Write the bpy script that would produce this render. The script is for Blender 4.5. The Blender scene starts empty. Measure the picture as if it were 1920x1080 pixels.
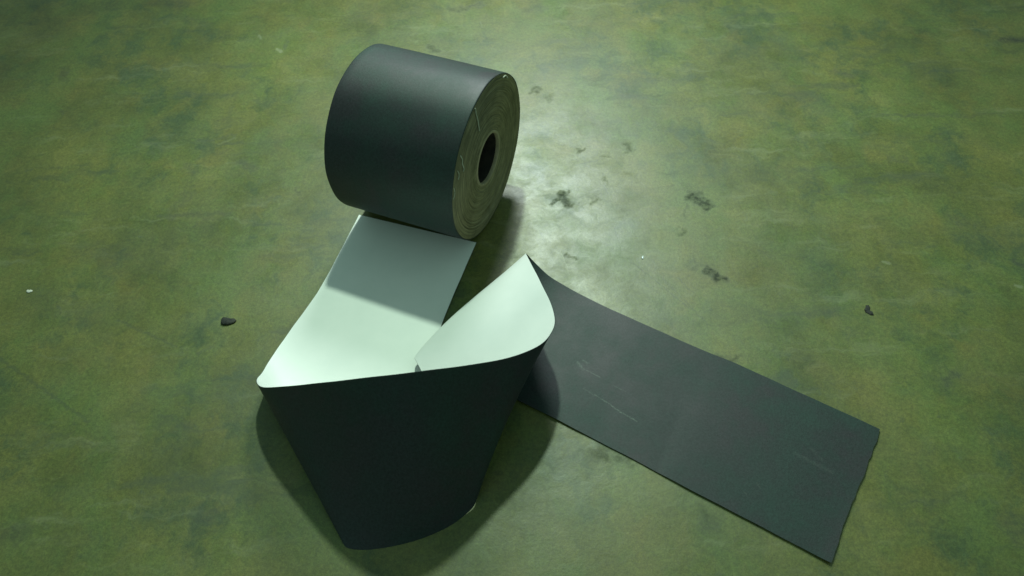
import bpy, math, random
import numpy as np
from mathutils import Matrix, Vector

random.seed(7)
rng = np.random.default_rng(7)
W = 0.17                      # width of the tape in metres; the layout below is in tape widths

# ------------------------------------------------------------------ camera
PITCH, ROLL, FPX, CAMH = 0.900177922, -0.0396201463, 1492.29969, 4.60947041
fw = np.array([0, math.cos(PITCH), -math.sin(PITCH)])
_r = np.array([1.0, 0, 0]); _u = np.array([0, math.sin(PITCH), math.cos(PITCH)])
right = _r * math.cos(ROLL) + _u * math.sin(ROLL)
up = -_r * math.sin(ROLL) + _u * math.cos(ROLL)
EYE = np.array([0, 0, CAMH])
scene = bpy.context.scene
cam = bpy.data.cameras.new("camera")
cam.sensor_width = 36.0
cam.lens = FPX / 1920 * 36
cam.clip_start = 0.01
cam.clip_end = 100
cam_ob = bpy.data.objects.new("camera", cam)
scene.collection.objects.link(cam_ob)
m = Matrix.Identity(4)
for i in range(3):
    m[i][0] = right[i]; m[i][1] = up[i]; m[i][2] = -fw[i]; m[i][3] = EYE[i] * W
cam_ob.matrix_world = m
scene.camera = cam_ob
scene.render.filter_size = 2.1       # the photograph is a little soft
cam.dof.use_dof = True
cam.dof.focus_distance = 5.3 * W
cam.dof.aperture_fstop = 9.0

# ------------------------------------------------------------------ light
LAMP = np.array([-0.12, 10.1, 10.2])
world = bpy.data.worlds.new("World")
scene.world = world
world.use_nodes = True
bg = world.node_tree.nodes["Background"]
bg.inputs[0].default_value = (0.58, 0.98, 0.86, 1)
bg.inputs[1].default_value = 0.28
ld = bpy.data.lights.new("lamp", 'SPOT')
ld.energy = 104
ld.color = (0.74, 1.0, 0.78)
ld.shadow_soft_size = 0.045
ld.spot_size = math.radians(66)
ld.spot_blend = 1.0
lo = bpy.data.objects.new("lamp", ld)
scene.collection.objects.link(lo)
lo.location = LAMP * W
aim = Vector((0.3, 4.0, 0)) - Vector(LAMP)
lo.rotation_euler = aim.to_track_quat('-Z', 'Y').to_euler()

# the second, broad lamp whose mirror image is the bright patch on the trowelled floor
LAMP2 = np.array([0.42, 9.9, 5.75])
l2 = bpy.data.lights.new("far_lamp", 'AREA')
l2.shape = 'DISK'
l2.size = 0.30
l2.energy = 11.0
l2.color = (0.88, 1.0, 1.0)
lo2 = bpy.data.objects.new("far_lamp", l2)
scene.collection.objects.link(lo2)
lo2.location = LAMP2 * W
lo2.rotation_euler = (Vector((0.4, 4.2, 0)) - Vector(LAMP2)).to_track_quat('-Z', 'Y').to_euler()

vs = scene.view_settings
vs.view_transform = 'Standard'
vs.look = 'None'
vs.exposure = 0
vs.gamma = 1

# ------------------------------------------------------------------ helpers
def unp(px, z):
    """point at height z (tape widths) seen at photo pixel px"""
    d = fw + right * (px[0] - 960) / FPX - up * (px[1] - 540) / FPX
    return EYE + d * (z - CAMH) / d[2]

def mesh_obj(name, V, F, mat, parent=None, smooth=True, uv=None, scale=W):
    me = bpy.data.meshes.new(name)
    me.from_pydata([tuple(np.asarray(v) * scale) for v in V], [], [tuple(f) for f in F])
    if uv is not None:
        l = me.uv_layers.new(name="UVMap")
        for p in me.polygons:
            for li in p.loop_indices:
                l.data[li].uv = uv[me.loops[li].vertex_index]
    me.validate()
    for p in me.polygons:
        p.use_smooth = smooth
    me.materials.append(mat)
    o = bpy.data.objects.new(name, me)
    scene.collection.objects.link(o)
    if parent:
        o.parent = parent
        o.matrix_parent_inverse = Matrix.Identity(4)
        bpy.context.view_layer.update()
        o.matrix_parent_inverse = parent.matrix_world.inverted()
    return o

def tag(o, label, cat, group=None):
    o["label"] = label; o["category"] = cat
    if group: o["group"] = group
    return o

class NT:
    def __init__(s, name):
        s.mat = bpy.data.materials.new(name); s.mat.use_nodes = True
        s.t = s.mat.node_tree; s.b = s.t.nodes["Principled BSDF"]
    def n(s, typ, **kw):
        nd = s.t.nodes.new(typ)
        for k, v in kw.items(): setattr(nd, k, v)
        return nd
    def l(s, a, b): s.t.links.new(a, b)
    def inp(s, sock, v):
        if hasattr(v, "is_output") or isinstance(v, bpy.types.NodeSocket): s.l(v, sock)
        else: sock.default_value = v
    def math(s, op, a, b=0.0, c=None, clamp=False):
        nd = s.n("ShaderNodeMath", operation=op); nd.use_clamp = clamp
        s.inp(nd.inputs[0], a); s.inp(nd.inputs[1], b)
        if c is not None: s.inp(nd.inputs[2], c)
        return nd.outputs[0]
    def noise(s, vec, scale, detail=4, rough=0.55, dist=0.0, col=False):
        nd = s.n("ShaderNodeTexNoise"); s.l(vec, nd.inputs["Vector"])
        nd.inputs["Scale"].default_value = scale; nd.inputs["Detail"].default_value = detail
        nd.inputs["Roughness"].default_value = rough; nd.inputs["Distortion"].default_value = dist
        return nd.outputs["Color" if col else "Fac"]
    def mapping(s, vec, scale=(1, 1, 1), rot=(0, 0, 0), loc=(0, 0, 0)):
        nd = s.n("ShaderNodeMapping"); s.l(vec, nd.inputs[0])
        nd.inputs["Scale"].default_value = scale; nd.inputs["Rotation"].default_value = rot
        nd.inputs["Location"].default_value = loc
        return nd.outputs[0]
    def ramp(s, fac, stops):
        nd = s.n("ShaderNodeValToRGB"); s.l(fac, nd.inputs[0])
        e = nd.color_ramp.elements
        while len(e) < len(stops): e.new(0.5)
        for k, (p, c) in enumerate(stops):
            e[k].position = p; e[k].color = (*c, 1) if len(c) == 3 else c
        return nd.outputs[0]
    def rng(s, v, a, b, c=0.0, d=1.0):
        nd = s.n("ShaderNodeMapRange", interpolation_type='SMOOTHSTEP'); s.l(v, nd.inputs[0])
        for k, x in enumerate((a, b, c, d)): nd.inputs[k + 1].default_value = x
        return nd.outputs[0]
    def mix(s, fac, a, b, mode='MIX'):
        nd = s.n("ShaderNodeMix", data_type='RGBA', blend_type=mode)
        s.inp(nd.inputs[0], fac); s.inp(nd.inputs[6], a); s.inp(nd.inputs[7], b)
        return nd.outputs[2]
    def bump(s, h, strength, dist, prev=None):
        nd = s.n("ShaderNodeBump"); s.l(h, nd.inputs["Height"])
        nd.inputs["Strength"].default_value = strength; nd.inputs["Distance"].default_value = dist
        if prev is not None: s.l(prev, nd.inputs["Normal"])
        return nd.outputs[0]

# a group that gives 1 on a segment a-b of half width r (soft), for marks at a known place
g = bpy.data.node_groups.new("mark_segment", 'ShaderNodeTree')
I = g.interface
I.new_socket("P", in_out='INPUT', socket_type='NodeSocketVector')
I.new_socket("A", in_out='INPUT', socket_type='NodeSocketVector')
I.new_socket("D", in_out='INPUT', socket_type='NodeSocketVector')
I.new_socket("InvL2", in_out='INPUT', socket_type='NodeSocketFloat')
I.new_socket("R", in_out='INPUT', socket_type='NodeSocketFloat')
I.new_socket("Amount", in_out='INPUT', socket_type='NodeSocketFloat')
I.new_socket("Prev", in_out='INPUT', socket_type='NodeSocketFloat')
I.new_socket("Out", in_out='OUTPUT', socket_type='NodeSocketFloat')
gi = g.nodes.new("NodeGroupInput"); go = g.nodes.new("NodeGroupOutput")
def gv(op, a, b=None, scale=None):
    nd = g.nodes.new("ShaderNodeVectorMath"); nd.operation = op
    g.links.new(a, nd.inputs[0])
    if b is not None: g.links.new(b, nd.inputs[1])
    if scale is not None: g.links.new(scale, nd.inputs["Scale"])
    return nd
pa = gv('SUBTRACT', gi.outputs["P"], gi.outputs["A"]).outputs[0]
dt = gv('DOT_PRODUCT', pa, gi.outputs["D"]).outputs["Value"]
mm = g.nodes.new("ShaderNodeMath"); mm.operation = 'MULTIPLY'; mm.use_clamp = True
g.links.new(dt, mm.inputs[0]); g.links.new(gi.outputs["InvL2"], mm.inputs[1])
sc = gv('SCALE', gi.outputs["D"], scale=mm.outputs[0]).outputs[0]
ds = gv('DISTANCE', pa, sc).outputs["Value"]
dv = g.nodes.new("ShaderNodeMath"); dv.operation = 'DIVIDE'
g.links.new(ds, dv.inputs[0]); g.links.new(gi.outputs["R"], dv.inputs[1])
ss = g.nodes.new("ShaderNodeMapRange"); ss.interpolation_type = 'SMOOTHSTEP'
g.links.new(dv.outputs[0], ss.inputs[0])
ss.inputs[1].default_value = 1.0; ss.inputs[2].default_value = 0.2
ss.inputs[3].default_value = 0.0; ss.inputs[4].default_value = 1.0
mu = g.nodes.new("ShaderNodeMath"); mu.operation = 'MULTIPLY'
g.links.new(ss.outputs[0], mu.inputs[0]); g.links.new(gi.outputs["Amount"], mu.inputs[1])
mx = g.nodes.new("ShaderNodeMath"); mx.operation = 'MAXIMUM'
g.links.new(mu.outputs[0], mx.inputs[0]); g.links.new(gi.outputs["Prev"], mx.inputs[1])
g.links.new(mx.outputs[0], go.inputs[0])

def marks(nt, P, segs):
    """segs: (a, b, half width, amount) in the units of P"""
    prev = None
    for a, b, r, am in segs:
        nd = nt.n("ShaderNodeGroup"); nd.node_tree = g
        nt.l(P, nd.inputs["P"])
        a = np.array([a[0], a[1], 0.0]); d = np.array([b[0], b[1], 0.0]) - a
        nd.inputs["A"].default_value = a; nd.inputs["D"].default_value = d
        nd.inputs["InvL2"].default_value = 1 / max(d @ d, 1e-9)
        nd.inputs["R"].default_value = r; nd.inputs["Amount"].default_value = am
        if prev is not None: nt.l(prev, nd.inputs["Prev"])
        else: nd.inputs["Prev"].default_value = 0
        prev = nd.outputs[0]
    return prev

# ------------------------------------------------------------------ materials
def floor_material():
    nt = NT("worn_concrete"); b = nt.b
    geo = nt.n("ShaderNodeTexCoord").outputs["Object"]
    P = nt.mapping(geo, scale=(1 / W, 1 / W, 1 / W))        # tape widths
    warp = nt.noise(P, 5.0, 3, 0.6, col=True)
    wv = nt.n("ShaderNodeVectorMath", operation='MULTIPLY_ADD')
    nt.l(warp, wv.inputs[0]); wv.inputs[1].default_value = (.22, .22, 0); nt.l(P, wv.inputs[2])
    PW = wv.outputs[0]
    warp2 = nt.noise(P, 30.0, 3, 0.65, col=True)
    w2 = nt.n("ShaderNodeVectorMath", operation='MULTIPLY_ADD')
    nt.l(warp2, w2.inputs[0]); w2.inputs[1].default_value = (.055, .055, 0); nt.l(P, w2.inputs[2])
    PM = nt.mapping(w2.outputs[0], loc=(-.0275, -.0275, 0))
    PF_ = nt.mapping(P, loc=(0, 0, 0))
    # broad mottling
    n1 = nt.noise(nt.mapping(PW, scale=(1.1, .8, 1), rot=(0, 0, .5)), .95, 9, 0.72)
    n2 = nt.noise(nt.mapping(PW, scale=(1.2, .85, 1), rot=(0, 0, .3)), 1.3, 8, 0.70)
    n3 = nt.noise(PW, 6.0, 8, 0.78)
    n4 = nt.noise(P, 36.0, 5, 0.8)
    base = nt.ramp(n1, [(.30, (.046, .058, .012)), (.45, (.094, .102, .019)), (.58, (.136, .136, .027)), (.74, (.195, .183, .043))])
    base = nt.mix(nt.math('MULTIPLY', nt.rng(n2, .40, .68), .60), base, (.090, .145, .030, 1))
    n2b = nt.noise(nt.mapping(PW, loc=(9, 4, 2)), 2.0, 5, .6)
    base = nt.mix(nt.math('MULTIPLY', nt.rng(n2b, .50, .75), .42), base, (.165, .125, .024, 1))
    dark = nt.rng(nt.noise(nt.mapping(PW, scale=(1.15, .9, 1), loc=(3, 8, 1)), 1.5, 9, .74), .50, .68)
    base = nt.mix(nt.math('MULTIPLY', dark, .85), base, (.045, .072, .026, 1))
    spk = nt.rng(n3, .56, .74)
    base = nt.mix(nt.math('MULTIPLY', spk, .62), base, (.07, .085, .045, 1))
    fine = nt.math('MULTIPLY', nt.rng(n4, .32, .70, .78, 1.20), nt.rng(nt.noise(P, 115.0, 2, .6), .3, .7, .86, 1.14))
    base = nt.mix(1.0, base, nt.n("ShaderNodeCombineColor").outputs[0] if False else fine, 'MULTIPLY')
    # pale cloudy scuffs left by dragging, in long thin wisps
    wisp = nt.rng(nt.noise(nt.mapping(PW, scale=(.45, 2.6, 1), rot=(0, 0, .55)), 1.7, 8, .74), .54, .74)
    wisp2 = nt.rng(nt.noise(nt.mapping(PW, scale=(.5, 2.2, 1), rot=(0, 0, -.35), loc=(7, 1, 0)), 1.5, 8, .74), .56, .76)
    wisps = nt.math('MAXIMUM', wisp, wisp2)
    base = nt.mix(nt.math('MULTIPLY', wisps, .42), base, (.21, .225, .11, 1))
    smear = nt.rng(nt.noise(nt.mapping(PW, scale=(.4, 1.9, 1), rot=(0, 0, .08), loc=(2, 5, 4)), 1.9, 8, .72), .55, .72)
    base = nt.mix(nt.math('MULTIPLY', smear, .60), base, (.036, .050, .020, 1))
    # fine hair scratches running many ways
    sc1 = nt.rng(nt.noise(nt.mapping(P, scale=(.5, 26, 1), rot=(0, 0, .9)), 2.0, 3, .7), .66, .78)
    sc2 = nt.rng(nt.noise(nt.mapping(P, scale=(.7, 34, 1), rot=(0, 0, -.1), loc=(5, 2, 0)), 1.6, 3, .7), .66, .80)
    patch = nt.rng(nt.noise(nt.mapping(P, loc=(1, 7, 3)), .8, 2), .48, .66)
    scr = nt.math('MULTIPLY', nt.math('MAXIMUM', sc1, sc2), patch)
    base = nt.mix(nt.math('MULTIPLY', scr, .15), base, (.30, .30, .20, 1))
    def fp(x, y):
        p = unp((x, y), 0); return p[0], p[1]
    def S(x0, y0, x1, y1, r, am): return (fp(x0, y0), fp(x1, y1), r, am)
    D = [S(1050, 368, 1066, 380, .045, .85), S(1042, 378, 1058, 366, .03, .7), S(1112, 380, 1124, 374, .028, .35),
         S(1298, 366, 1326, 382, .060, .9), S(1318, 388, 1332, 400, .02, .45), S(1284, 378, 1284, 410, .018, .45),
         S(1274, 440, 1280, 430, .03, .45), S(1330, 510, 1352, 522, .052, .95), S(1300, 490, 1325, 505, .024, .45),
         S(1290, 498, 1302, 500, .03, .40), S(1002, 172, 1010, 166, .04, .5), S(1030, 182, 1034, 192, .045, .38),
         S(1170, 270, 1186, 282, .035, .45), S(1085, 282, 1100, 280, .022, .5), S(1128, 292, 1140, 296, .02, .3),
         S(1060, 480, 1080, 484, .02, .45), S(1130, 345, 1140, 330, .014, .35), S(1160, 320, 1200, 335, .03, .20),
         S(808, 88, 818, 96, .05, .55), S(850, 18, 905, 8, .055, .5), S(985, 20, 1010, 16, .09, .35),
         S(1640, 214, 1760, 216, .022, .45), S(1760, 216, 1900, 212, .03, .30), S(1880, 76, 1925, 74, .055, .75),
         S(1565, 136, 1595, 139, .05, .45), S(1675, 300, 1700, 300, .05, .35), S(1770, 712, 1795, 700, .05, .6),
         S(1380, 678, 1375, 684, .04, .6), S(1340, 670, 1385, 684, .02, .5), S(1912, 490, 1925, 500, .05, .7),
         S(1890, 985, 1925, 1000, .10, .5), S(300, 404, 425, 400, .045, .42), S(320, 390, 360, 365, .06, .25),
         S(365, 268, 440, 255, .022, .35), S(410, 235, 435, 200, .02, .22), S(455, 305, 478, 318, .055, .40),
         S(540, 75, 532, 95, .025, .5), S(345, 310, 370, 325, .05, .3), S(115, 130, 125, 150, .06, .45),
         S(60, 20, 100, 60, .20, .28), S(150, 15, 210, 10, .14, .35), S(300, 0, 345, 10, .12, .45),
         S(550, 350, 554, 362, .018, .5), S(10, 1004, 35, 1000, .08, .5), S(375, 965, 395, 968, .05, .35),
         S(160, 470, 220, 480, .14, .25), S(60, 560, 160, 590, .13, .25), S(1160, 855, 1180, 865, .05, .45),
         S(1125, 850, 1140, 852, .05, .4), S(1325, 965, 1335, 985, .07, .4), S(930, 885, 934, 890, .03, .5),
         S(1450, 60, 1500, 110, .16, .22), S(1500, 180, 1540, 200, .14, .2), S(1800, 430, 1915, 460, .15, .25)]
    L = [S(1190, 495, 1290, 575, .009, .45), S(1150, 425, 1162, 452, .009, .45), S(1132, 348, 1140, 362, .009, .6),
         S(0, 672, 165, 790, .020, .35), S(220, 600, 330, 650, .018, .30), S(1010, 428, 1020, 450, .008, .5),
         S(1270, 520, 1300, 550, .009, .4), S(1240, 520, 1330, 610, .008, .30), S(995, 322, 1012, 330, .008, .4),
         S(1080, 310, 1120, 300, .012, .35)]
    Bt = [S(1050, 470, 1063, 500, .008, .8), S(1058, 495, 1068, 515, .006, .6), S(520, 92, 527, 97, .028, .8),
          S(485, 66, 489, 72, .018, .5), S(1655, 490, 1668, 494, .02, .6),
          S(1000, 435, 1010, 440, .015, .4), S(410, 270, 440, 258, .02, .25), S(1905, 535, 1915, 537, .02, .6),
          S(1130, 410, 1170, 400, .03, .2), S(900, 40, 905, 52, .01, .3)]
    global FLOOR_DARK
    FLOOR_DARK = D
    at = nt.n("ShaderNodeAttribute"); at.attribute_name = "grime"
    dm = at.outputs["Fac"]
    lm = marks(nt, nt.mapping(PM, scale=(1, 1, 1)), L)
    # grease spots are broken up into grains
    br = nt.rng(nt.noise(P, 26.0, 4, .75), .40, .60, .50, 1.0)
    dm = nt.math('MULTIPLY', dm, br)
    base = nt.mix(dm, base, (.022, .028, .015, 1))
    base = nt.mix(lm, base, (.045, .055, .030, 1))
    bm = marks(nt, PM, Bt)
    base = nt.mix(nt.math('MULTIPLY', bm, .30), base, (.50, .50, .36, 1))
    nt.l(base, b.inputs["Base Color"])
    # sheen of the trowelled surface, dull where it is dirty
    ro = nt.rng(nt.noise(PW, 2.2, 8, .74), .30, .70, .38, .56)
    ro = nt.math('ADD', ro, nt.math('MULTIPLY', dm, .45), clamp=True)
    ro = nt.math('ADD', ro, nt.math('MULTIPLY', nt.math('MAXIMUM', smear, wisps), .10), clamp=True)
    nt.l(ro, b.inputs["Roughness"])
    b.inputs["Specular IOR Level"].default_value = .72
    h = nt.noise(PW, 3.0, 6, .6)
    h2 = nt.noise(P, 60.0, 4, .7)
    n_ = nt.bump(h, .30, .0016)
    n_ = nt.bump(h2, .22, .0004, n_)
    n_ = nt.bump(nt.math('MULTIPLY', nt.math('ADD', scr, lm), -1.0), .15, .0002, n_)
    nt.l(n_, b.inputs["Normal"])
    return nt.mat

def tape_material(name, segs=None):
    nt = NT(name); b = nt.b
    P = nt.mapping(nt.n("ShaderNodeTexCoord").outputs["Object"], scale=(1 / W,) * 3)
    n1 = nt.noise(P, 2.2, 7, .70); n2 = nt.noise(P, 70.0, 4, .8); n3 = nt.noise(P, 1.3, 3, .5)
    col = nt.ramp(n1, [(.38, (.025, .025, .029)), (.50, (.018, .030, .028)), (.64, (.016, .038, .031))])
    col = nt.mix(nt.math('MULTIPLY', nt.rng(n3, .45, .65), .5), col, (.027, .026, .031, 1))
    col = nt.mix(1.0, col, nt.rng(n2, .3, .7, .70, 1.32), 'MULTIPLY')
    if segs:
        uvn = nt.n("ShaderNodeUVMap"); uvn.uv_map = "UVMap"
        wn = nt.noise(uvn.outputs[0], 40.0, 3, .7, col=True)
        w2 = nt.n("ShaderNodeVectorMath", operation='MULTIPLY_ADD')
        nt.l(wn, w2.inputs[0]); w2.inputs[1].default_value = (.02, .02, 0); nt.l(uvn.outputs[0], w2.inputs[2])
        mk = marks(nt, nt.mapping(w2.outputs[0], loc=(-.01, -.01, 0)), segs)
        mk = nt.math('MULTIPLY', mk, nt.rng(nt.noise(uvn.outputs[0], 70.0, 3, .7), .42, .6, .25, 1.0))
        col = nt.mix(nt.math('MULTIPLY', mk, .40), col, (.20, .24, .20, 1))
    nt.l(col, b.inputs["Base Color"])
    nt.l(nt.rng(n1, .3, .7, .52, .60), b.inputs["Roughness"])
    b.inputs["Specular IOR Level"].default_value = .40
    n_ = nt.bump(nt.noise(P, 150.0, 3, .7), .35, .0004)
    n_ = nt.bump(nt.noise(P, 5.0, 3, .5), .12, .0012, n_)
    nt.l(n_, b.inputs["Normal"])
    return nt.mat

def simple_material(name, c0, c1, scale=8.0, rough=.6, spec=.4, bump=.2, bdist=.0005, fine=90):
    nt = NT(name); b = nt.b
    P = nt.mapping(nt.n("ShaderNodeTexCoord").outputs["Object"], scale=(1 / W,) * 3)
    n1 = nt.noise(P, scale, 5, .6)
    nt.l(nt.ramp(n1, [(.35, c0), (.65, c1)]), b.inputs["Base Color"])
    b.inputs["Roughness"].default_value = rough
    b.inputs["Specular IOR Level"].default_value = spec
    nt.l(nt.bump(nt.noise(P, fine, 3, .6), bump, bdist), b.inputs["Normal"])
    return nt.mat

# ------------------------------------------------------------------ measured layout (tape widths)
TX, TY, TTH = 2.31341743, 2.37976152, 2.55801931
RX, RY, RPH, RAD, RHOLE = -0.134630349, 4.38110195, -0.421651431, 0.623368595, 0.192
ax = np.array([math.cos(RPH), math.sin(RPH), 0.0]); pr = np.array([-ax[1], ax[0], 0.0])
br_ = np.array([RX, RY, 0.0]); bl_ = br_ - ax
tu = np.array([math.cos(TTH), math.sin(TTH), 0.0]); tn = np.array([-tu[1], tu[0], 0.0])
TA = np.array([TX, TY, 0.0]); TB = TA + tn

def tail_uv(x, y):
    p = unp((x, y), .012) - TA
    return (p @ tu, p @ tn)
def TS(x0, y0, x1, y1, r, am):
    return (tail_uv(x0, y0), tail_uv(x1, y1), r, am)
TAIL_SEGS = [TS(1118, 740, 1150, 760, .007, .8), TS(1150, 762, 1197, 791, .008, 1.0), TS(1096, 728, 1118, 742, .006, .5),
             TS(1084, 678, 1094, 690, .016, .8), TS(1094, 674, 1104, 679, .012, .7), TS(1096, 690, 1126, 706, .007, .6),
             TS(1150, 720, 1175, 733, .006, .4), TS(1490, 850, 1560, 885, .02, .25), TS(1520, 840, 1540, 862, .014, .2),
             TS(1420, 905, 1425, 915, .008, .25), TS(1395, 922, 1399, 926, .008, .3)]

M_floor = floor_material()
M_tape = tape_material("dark_butyl_tape", TAIL_SEGS)
M_wrap = tape_material("dark_butyl_wrap")
M_liner = simple_material("pale_release_liner", (.79, .81, .77), (.84, .85, .81), 3.0, .42, .35, .10, .0003, 30)
M_core = simple_material("cardboard_core", (.30, .26, .16), (.40, .35, .22), 9.0, .85, .2, .4, .0006)
M_core_shade = simple_material("painted_core_shade", (.018, .016, .014), (.035, .030, .022), 12.0, .9, .15, .4, .0005)  # near-black colour standing in for the shade inside the core
M_thread = simple_material("pale_fibre", (.30, .33, .24), (.42, .44, .34), 30.0, .7, .3)
M_dirt = simple_material("black_dirt", (.018, .020, .018), (.045, .045, .035), 30.0, .75, .3, .6, .001)
M_chip = simple_material("pale_chip", (.55, .55, .45), (.72, .70, .60), 30.0, .5, .4)
M_grain = simple_material("glinting_grain", (.7, .75, .75), (.8, .85, .85), 30.0, .15, 1.0)
def layer_material():
    nt = NT("wound_layer_edges"); b = nt.b
    uvn = nt.n("ShaderNodeUVMap"); uvn.uv_map = "UVMap"
    V = uvn.outputs[0]
    rings = nt.noise(nt.mapping(V, scale=(1.2, 75, 1)), 1.0, 4, .75)
    blot = nt.noise(nt.mapping(V, scale=(4, 6, 1)), 1.0, 4, .6)
    col = nt.ramp(rings, [(.32, (.10, .09, .046)), (.50, (.22, .20, .105)), (.66, (.34, .31, .17)), (.8, (.42, .39, .24))])
    col = nt.mix(nt.rng(blot, .45, .7, 0, .6), col, (.12, .11, .055, 1))
    nt.l(col, b.inputs["Base Color"]); b.inputs["Roughness"].default_value = .6
    nt.l(nt.bump(rings, .5, .0015), b.inputs["Normal"])
    return nt.mat
M_layers = layer_material()

# ------------------------------------------------------------------ floor
def value_noise(X, Y, freq, seed):
    r_ = np.random.default_rng(seed); T = r_.random((64, 64))
    x = X * freq; y = Y * freq
    xi = np.floor(x).astype(int); yi = np.floor(y).astype(int)
    fx = x - xi; fy = y - yi; fx = fx * fx * (3 - 2 * fx); fy = fy * fy * (3 - 2 * fy)
    t = lambda i, j: T[(xi + i) % 64, (yi + j) % 64]
    return (t(0, 0) * (1 - fx) + t(1, 0) * fx) * (1 - fy) + (t(0, 1) * (1 - fx) + t(1, 1) * fx) * fy

def build_floor():
    xs = np.concatenate([[-60, -25, -12, -7], np.arange(-5.0, 5.4, .0135), [7, 12, 25, 60]])
    ys = np.concatenate([[-60, -20, -6, -1], np.arange(1.1, 8.6, .0135), [11, 18, 40, 90]])
    X, Y = np.meshgrid(xs, ys)
    Z = -.0022 + .0014 * np.sin(1.7 * X + .6 * Y) * np.sin(1.1 * Y - .5 * X + 1.0)
    # ingrained grime at its measured places, with ragged outlines
    WX = X + (value_noise(X, Y, 14, 1) - .5) * .07 + (value_noise(X, Y, 40, 2) - .5) * .035
    WY = Y + (value_noise(X, Y, 14, 3) - .5) * .07 + (value_noise(X, Y, 40, 4) - .5) * .035
    grime = np.zeros_like(X)
    for a, b, r, am in FLOOR_DARK:
        d = np.array(b) - np.array(a); L2 = max(d @ d, 1e-9)
        t = np.clip(((WX - a[0]) * d[0] + (WY - a[1]) * d[1]) / L2, 0, 1)
        dist = np.hypot(WX - a[0] - t * d[0], WY - a[1] - t * d[1]) / r
        v = np.clip((1.25 - dist) / 1.0, 0, 1); v = v * v * (3 - 2 * v) * am
        grime = np.maximum(grime, v)
    ny, nx = X.shape
    V = np.stack([X, Y, Z], -1).reshape(-1, 3).astype(np.float32) * W
    i, j = np.meshgrid(np.arange(nx - 1), np.arange(ny - 1))
    a = (j * nx + i).ravel()
    F = np.stack([a, a + 1, a + nx + 1, a + nx], 1).astype(np.int32)
    me = bpy.data.meshes.new("floor")
    me.vertices.add(len(V)); me.vertices.foreach_set("co", V.ravel())
    me.loops.add(F.size); me.loops.foreach_set("vertex_index", F.ravel())
    me.polygons.add(len(F)); me.polygons.foreach_set("loop_start", np.arange(0, F.size, 4, dtype=np.int32))
    me.update(calc_edges=True)
    me.polygons.foreach_set("use_smooth", np.ones(len(F), dtype=bool))
    at = me.attributes.new("grime", 'FLOAT', 'POINT')
    at.data.foreach_set("value", grime.ravel().astype(np.float32))
    me.materials.append(M_floor)
    o = bpy.data.objects.new("floor", me)
    scene.collection.objects.link(o)
    o["kind"] = "structure"
build_floor()

# ------------------------------------------------------------------ the roll
root = bpy.data.objects.new("tape_roll", None)
scene.collection.objects.link(root)
root.location = tuple((br_ + bl_) / 2 * W)
root.empty_display_size = .05
tag(root, "dark tape roll with cardboard core, its unrolled strip looped over pale backing on the concrete", "tape roll")
bpy.context.view_layer.update()

def lathe(profile, n, name, mat, parent, uvs=False, closed=False, wob=None):
    """profile: (distance along the roll's axis from the left end, radius)"""
    V = []; F = []; UV = []
    for k in range(n + 1 if uvs else n):
        a = 2 * math.pi * k / n
        for q, (d, r) in enumerate(profile):
            rr = r + (wob(a, d, r) if wob else 0)
            c = bl_ + ax * d + np.array([0, 0, RAD + .004])
            V.append(c + rr * (math.cos(a) * pr + math.sin(a) * np.array([0, 0, 1])))
            UV.append((k / n * 6.0, r))
    m_ = len(profile)
    nn = n
    for k in range(nn):
        k2 = k + 1 if uvs else (k + 1) % n
        for q in range(m_ - 1 if not closed else m_):
            q2 = (q + 1) % m_
            F.append((k * m_ + q, k * m_ + q2, k2 * m_ + q2, k2 * m_ + q))
    return mesh_obj(name, V, F, mat, parent, uv=UV)

def wob(a, d, r):
    return .0022 * math.sin(3 * a + 1.0) + .0018 * math.sin(7 * a + 4 * d) + .0012 * math.sin(13 * a + 2.0 * d)
R = RAD
wrap_prof = [(.0, R - .02), (.0005, R - .007), (.004, R - .002), (.012, R)] + [(d, R) for d in np.linspace(.06, .94, 14)] + [(.990, R), (.9965, R - .0015), (.9990, R - .005), (.9992, R - .009)]
lathe(wrap_prof, 192, "outer_wrap", M_wrap, root, wob=wob)
# wound layers: the edge of every turn stands a little in or out
nturn = 64
rad = np.linspace(RHOLE + .022, R - .006, nturn * 2)
off = np.repeat(rng.normal(0, .0030, nturn), 2)
prof = [(.97, RHOLE + .021)]
for k in range(nturn * 2):
    prof.append((.9985 + off[k] + (.0015 if k % 2 else 0), rad[k]))
prof.append((.985, R - .010))
lathe(prof, 160, "layer_edges", M_layers, root, uvs=True,
      wob=lambda a, d, r: .0020 * math.sin(2 * a + 9 * r) + .0012 * math.sin(5 * a + 21 * r))
prof2 = [(.015, R - .010)]
for k in range(0, nturn * 2)[::-1]:
    prof2.append((.0075 - off[k], rad[k]))
lathe(prof2, 96, "layer_edges", M_layers, root, uvs=True)
# cardboard tube
cr = RHOLE
lathe([(.006, cr), (.006, cr + .02), (.30, cr + .021), (.9, cr + .021), (1.001, cr + .0205), (1.0035, cr + .018), (1.0035, cr + .003), (1.001, cr),
       (.985, cr), (.6, cr + .006), (.1, cr + .006)], 96, "core", M_core, root, closed=True)
lathe([(.02, cr - .0005), (.5, cr - .0010), (.88, cr - .0012), (.975, cr - .0008), (.976, cr + .001), (.5, cr + .002), (.02, cr + .002)], 72, "core_shade", M_core_shade, root, closed=True)  # added sleeve: the hole's shade painted as a dark inner surface

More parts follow.
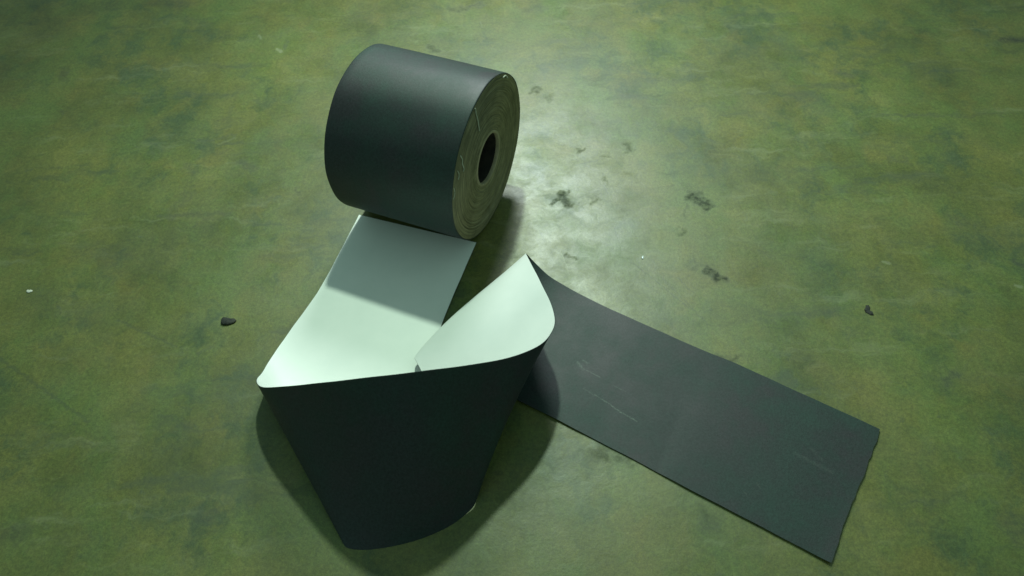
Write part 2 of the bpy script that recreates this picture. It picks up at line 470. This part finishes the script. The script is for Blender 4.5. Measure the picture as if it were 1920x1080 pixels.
def tube(name, pts, r, mat, parent, n=6):
    pts = np.array(pts, float); V = []; F = []
    for i, p in enumerate(pts):
        t = pts[min(i + 1, len(pts) - 1)] - pts[max(i - 1, 0)]; t /= np.linalg.norm(t)
        a = np.cross(t, [0.3, 0.1, 1]); a /= np.linalg.norm(a); b_ = np.cross(t, a)
        rr = r * (0.5 if i in (0, len(pts) - 1) else 1)
        for k in range(n):
            an = 2 * math.pi * k / n
            V.append(p + rr * (math.cos(an) * a + math.sin(an) * b_))
    for i in range(len(pts) - 1):
        for k in range(n):
            F.append((i * n + k, i * n + (k + 1) % n, (i + 1) * n + (k + 1) % n, (i + 1) * n + k))
    F.append(tuple(range(n))[::-1]); F.append(tuple((len(pts) - 1) * n + k for k in range(n)))
    return mesh_obj(name, V, F, mat, parent)

def on_face(px, lift=.004):
    d = fw + right * (px[0] - 960) / FPX - up * (px[1] - 540) / FPX
    p0 = br_ + ax * (.003 + lift)
    k = ((p0 - EYE) @ ax) / (d @ ax)
    return EYE + d * k
def smooth_pts(P, n=5):
    P = np.array(P); out = []
    for i in range(len(P) - 1):
        a, b, c, d = P[max(i - 1, 0)], P[i], P[i + 1], P[min(i + 2, len(P) - 1)]
        for t in np.linspace(0, 1, n, endpoint=False):
            out.append(.5 * ((2 * b) + (-a + c) * t + (2 * a - 5 * b + 4 * c - d) * t * t + (-a + 3 * b - 3 * c + d) * t ** 3))
    out.append(P[-1]); return np.array(out)
for pts, rr in (([(891, 203), (893, 214), (896, 226), (898, 238), (899, 246)], .0050),
                ([(863, 291), (867, 299), (867, 307), (870, 316), (868, 322)], .0042),
                ([(858, 320), (861, 328), (859, 337)], .0035),
                ([(943, 146), (948, 142), (952, 147)], .0060),
                ([(851, 352), (853, 362), (850, 374)], .0028)):
    tube("loose_thread", smooth_pts([on_face(p) for p in pts]), rr, M_thread, root)

# ------------------------------------------------------------------ the unrolled strip
# (pixel, height) of its left/upper edge, (pixel, height) of its right/lower edge, sideways swell of its middle
KEY = [
    ((673, 403), 0.004, (893, 455), 0.004, (0, 0, 0)),
    ((646, 455), 0.006, (867, 516), 0.008, (0, 0, 0)),
    ((613, 518), 0.015, (840, 578), 0.01, (0, 0, 0.0)),
    ((586, 562), 0.03, (812, 655), 0.01, (0, 0, 0.0)),
    ((546, 617), 0.055, (780, 750), 0.01, (0, 0, 0)),
    ((510, 668), 0.1, (736, 870), -0.004, (0, 0, 0.01)),
    ((492, 698), 0.16, (696, 962), -0.004, (0, 0, 0)),
    ((482, 709), 0.21, (660, 1003), -0.004, (0, 0, 0)),
    ((481, 717), 0.26, (645, 1012), -0.004, (0, 0, 0)),
    ((489, 725), 0.33, (645, 1022), -0.004, (0, 0, 0)),
    ((510, 726), 0.44, (656, 1029), -0.004, (0, 0, 0)),
    ((550, 723), 0.58, (680, 1031), -0.004, (0, 0, 0.01)),
    ((600, 718), 0.74, (712, 1028), -0.004, (0, 0, 0.02)),
    ((650, 712), 0.86, (740, 1023), -0.004, (0, 0, 0.02)),
    ((710, 705), 0.94, (770, 1016), -0.004, (0, 0, 0.02)),
    ((780, 697), 0.95, (805, 1004), -0.004, (0, 0, 0.02)),
    ((860, 687), 0.85, (843, 986), -0.004, (0, 0, 0.02)),
    ((930, 676), 0.72, (874, 963), 0.001, (0.0, 0.0, 0.0055000000000000005)),
    ((980, 662), 0.64, (891, 944), 0.01, (0, 0, 0)),
    ((1015, 645), 0.56, (892, 920), -0.004, (0, 0, 0)),
    ((1034, 623), 0.5, (880, 885), -0.004, (0, 0, 0)),
    ((1041, 600), 0.46, (862, 845), 0.03, (0, 0, 0)),
    ((1033, 568), 0.43, (838, 795), 0.07, (0.0, 0.0, 0.0055000000000000005)),
    ((1015, 531), 0.43, (812, 743), 0.1, (0.0, 0.0, 0.00825)),
    ((999, 500), 0.36, (790, 695), 0.115, (0.0, 0.0, 0.013750000000000002)),
    ((989, 481), 0.295, (779, 675), 0.105, (-0.006600000000000001, 0.006600000000000001, 0.0198)),
    ((986, 474), 0.225, (776, 669), 0.08, (-0.023100000000000002, 0.0165, 0.0099)),
    ((993, 482), 0.15, (790, 668), 0.05, (-0.023100000000000002, 0.0165, 0.0033000000000000004)),
    ((1010, 500), 0.09, (825, 680), 0.025, (-0.018, 0.012, 0.0)),
    ((1035, 522), 0.04, (880, 705), 0.015, (0, 0, 0)),
    ((1080, 548), 0.012, (950, 740), 0.008, (0, 0, 0)),
    ((1130, 573), 0.008, (1010, 770), 0.009, (0, 0, 0)),
    ((1200, 605), 0.008, (1062, 796), 0.009, (0.0, 0.0, -0.0022)),
    ((1320, 658), 0.008, (1190, 864), -0.004, (0, 0, 0)),
]
Ak = [unp(k[0], k[1]) for k in KEY]; Bk = [unp(k[2], k[3]) for k in KEY]; Ck = [np.array(k[4], float) for k in KEY]
for e in (1.0, .5, .12, 0.0):
    Ak.append(TA + tu * e + [0, 0, .008]); Bk.append(TB + tu * e + [0, 0, .008 + (.006 if e == 0 else 0)]); Ck.append(np.zeros(3))
def strip_grid():
    """dense rows from the key rulings, smoothed, then set at even steps"""
    n = 14
    A = smooth_pts(Ak, n); B = smooth_pts(Bk, n); C = smooth_pts(Ck, n)
    def sm(P, it, w):
        P = P.copy()
        for _ in range(it):
            Q = P.copy(); Q[1:-1] = P[1:-1] * (1 - w) + (P[:-2] + P[2:]) * w / 2
            P = Q
        return P
    A = sm(A, 14, .5); B = sm(B, 14, .5); C = sm(C, 20, .5)
    M = (A + B) / 2
    s = np.r_[0, np.cumsum(np.linalg.norm(np.diff(A, axis=0), axis=1) + np.linalg.norm(np.diff(B, axis=0), axis=1))] / 2
    S = np.linspace(0, s[-1], 420)
    f = lambda X: np.stack([np.interp(S, s, X[:, i]) for i in range(3)], 1)
    A, B, C = sm(f(A), 3, .5), sm(f(B), 6, .5), f(C)
    ws = np.linspace(0, 1, 41)
    G = np.zeros((len(S), len(ws), 3))
    for j, w in enumerate(ws):
        G[:, j] = A * (1 - w) + B * w + C * (6.75 * w * w * (1 - w))
    # small hand-made unevenness of the cut edges and face
    for j, w in enumerate(ws):
        edge = abs(2 * w - 1) ** 6
        G[:, j] += (np.sin(S * 9 + 2 * w)[:, None] * .0006 + np.sin(S * 23)[:, None] * .0006 * edge) * (B - A)
    # the end was torn off by hand: a slightly ragged cut
    rag = np.interp(ws, np.linspace(0, 1, 29), rng.normal(0, .0032, 29)) + .005 * np.sin(ws * 7)
    for j in range(len(ws)):
        G[-1, j] -= tu * rag[j]
    return G, S[-1] - S, ws
G, SU, WS = strip_grid()
NI, NJ = G.shape[:2]
stand = (G[:, -1, 2] < .02) & (G[:, 0, 2] > .15) & (G[:, -1, 1] < 2.3)     # rows that stand on their lower edge
G[:, :, 2] = np.maximum(G[:, :, 2], np.where(stand, -.005, .0032)[:, None])
du = np.gradient(G, axis=0); dvv = np.gradient(G, axis=1)
NRM = np.cross(dvv, du); NRM /= np.linalg.norm(NRM, axis=2, keepdims=True)
if NRM[3, 12, 2] < 0: NRM = -NRM          # points out of the pale side


def slab(name, lo_, hi_, inset, mat, parent, trim=0.0):
    V = []; F = []; UV = []
    mid = (G[:, :1] + G[:, -1:]) / 2
    Gi = mid + (G - mid) * (1 - inset)
    if trim:                     # the film stops a little short of the lower edge
        low = ((Gi[:, -1, 2] < .04) & (Gi[:, -1, 1] < 2.6) & (Gi[:, -1, 0] < 0))[:, None] * trim
        low = np.convolve(low[:, 0], np.ones(9) / 9, 'same')[:, None]
        Gi = Gi.copy(); Gi[:, -1] = Gi[:, -1] * (1 - low) + Gi[:, -2] * low
    for off in (hi_, lo_):
        for i in range(NI):
            for j in range(NJ):
                V.append(Gi[i, j] + NRM[i, j] * off); UV.append((SU[i], WS[j]))
    o = NI * NJ; idx = lambda i, j: i * NJ + j
    for i in range(NI - 1):
        for j in range(NJ - 1):
            a, b, c, d = idx(i, j), idx(i, j + 1), idx(i + 1, j + 1), idx(i + 1, j)
            F.append((a, b, c, d)); F.append((o + d, o + c, o + b, o + a))
        for j, fl in ((0, 0), (NJ - 1, 1)):
            a, b = idx(i, j), idx(i + 1, j)
            F.append((a, b, o + b, o + a) if not fl else (b, a, o + a, o + b))
    for i, fl in ((0, 1), (NI - 1, 0)):
        for j in range(NJ - 1):
            a, b = idx(i, j), idx(i, j + 1)
            F.append((a, b, o + b, o + a) if not fl else (b, a, o + a, o + b))
    ob = mesh_obj(name, V, F, mat, parent, uv=UV)
    return ob
def sharpen(ob):
    ob.data.set_sharp_from_angle(angle=math.radians(50))
strip = slab("unrolled_strip", -.0034, -.0002, 0.0, M_tape, root); sharpen(strip)
liner = slab("backing_film", .0002, .0024, 0.003, M_liner, strip, trim=.6); sharpen(liner)

# ------------------------------------------------------------------ bits lying on the floor
def lump(name, px, size, mat, squash, ang, seed, elong=1.5, spikes=.35):
    r_ = np.random.default_rng(seed)
    c = unp(px, 0)
    V = []; F = []; nu, nv = 14, 8
    ph = r_.uniform(0, 6.28, 6)
    for j in range(nv + 1):
        th = math.pi * j / nv
        for i in range(nu):
            a = 2 * math.pi * i / nu
            rr = 1 + spikes * (.6 * math.sin(2 * a + ph[0] + th) + .4 * math.sin(3 * a + ph[1]) + .25 * math.sin(5 * a + ph[2] + 2 * th)) + r_.normal(0, .04)
            x = size * elong * rr * math.sin(th) * math.cos(a); y = size * rr * math.sin(th) * math.sin(a)
            z = size * squash * (1 + math.cos(th)) * (1 + .2 * math.sin(a + ph[3]))
            V.append(np.array([x * math.cos(ang) - y * math.sin(ang), x * math.sin(ang) + y * math.cos(ang), z - .004]) + [0, 0, 0])
    for j in range(nv):
        for i in range(nu):
            F.append((j * nu + i, (j + 1) * nu + i, (j + 1) * nu + (i + 1) % nu, j * nu + (i + 1) % nu))
    o = mesh_obj(name, V, F, mat)
    o.location = tuple(c * W)
    return o
tag(lump("dirt_lump", (427, 603), .040, M_dirt, .26, .05, 3, 1.2), "small black lump of dirt on the bare floor left of the pale loop", "dirt lump")
tag(lump("paint_chip", (55, 546), .016, M_chip, .3, -.5, 5, 1.4), "tiny pale chip on the floor near the left edge of the picture", "chip")
tag(lump("rubber_scrap", (1628, 582), .030, M_dirt, .12, 1.2, 9, 1.0, .75), "small black three-pointed scrap on the floor above the strip's cut end", "scrap")
tag(lump("glass_grain", (1205, 483), .009, M_grain, .6, 1.4, 11, 1.7, .2), "tiny bright glinting grain on the shiny patch of floor above the dark strip", "grain")
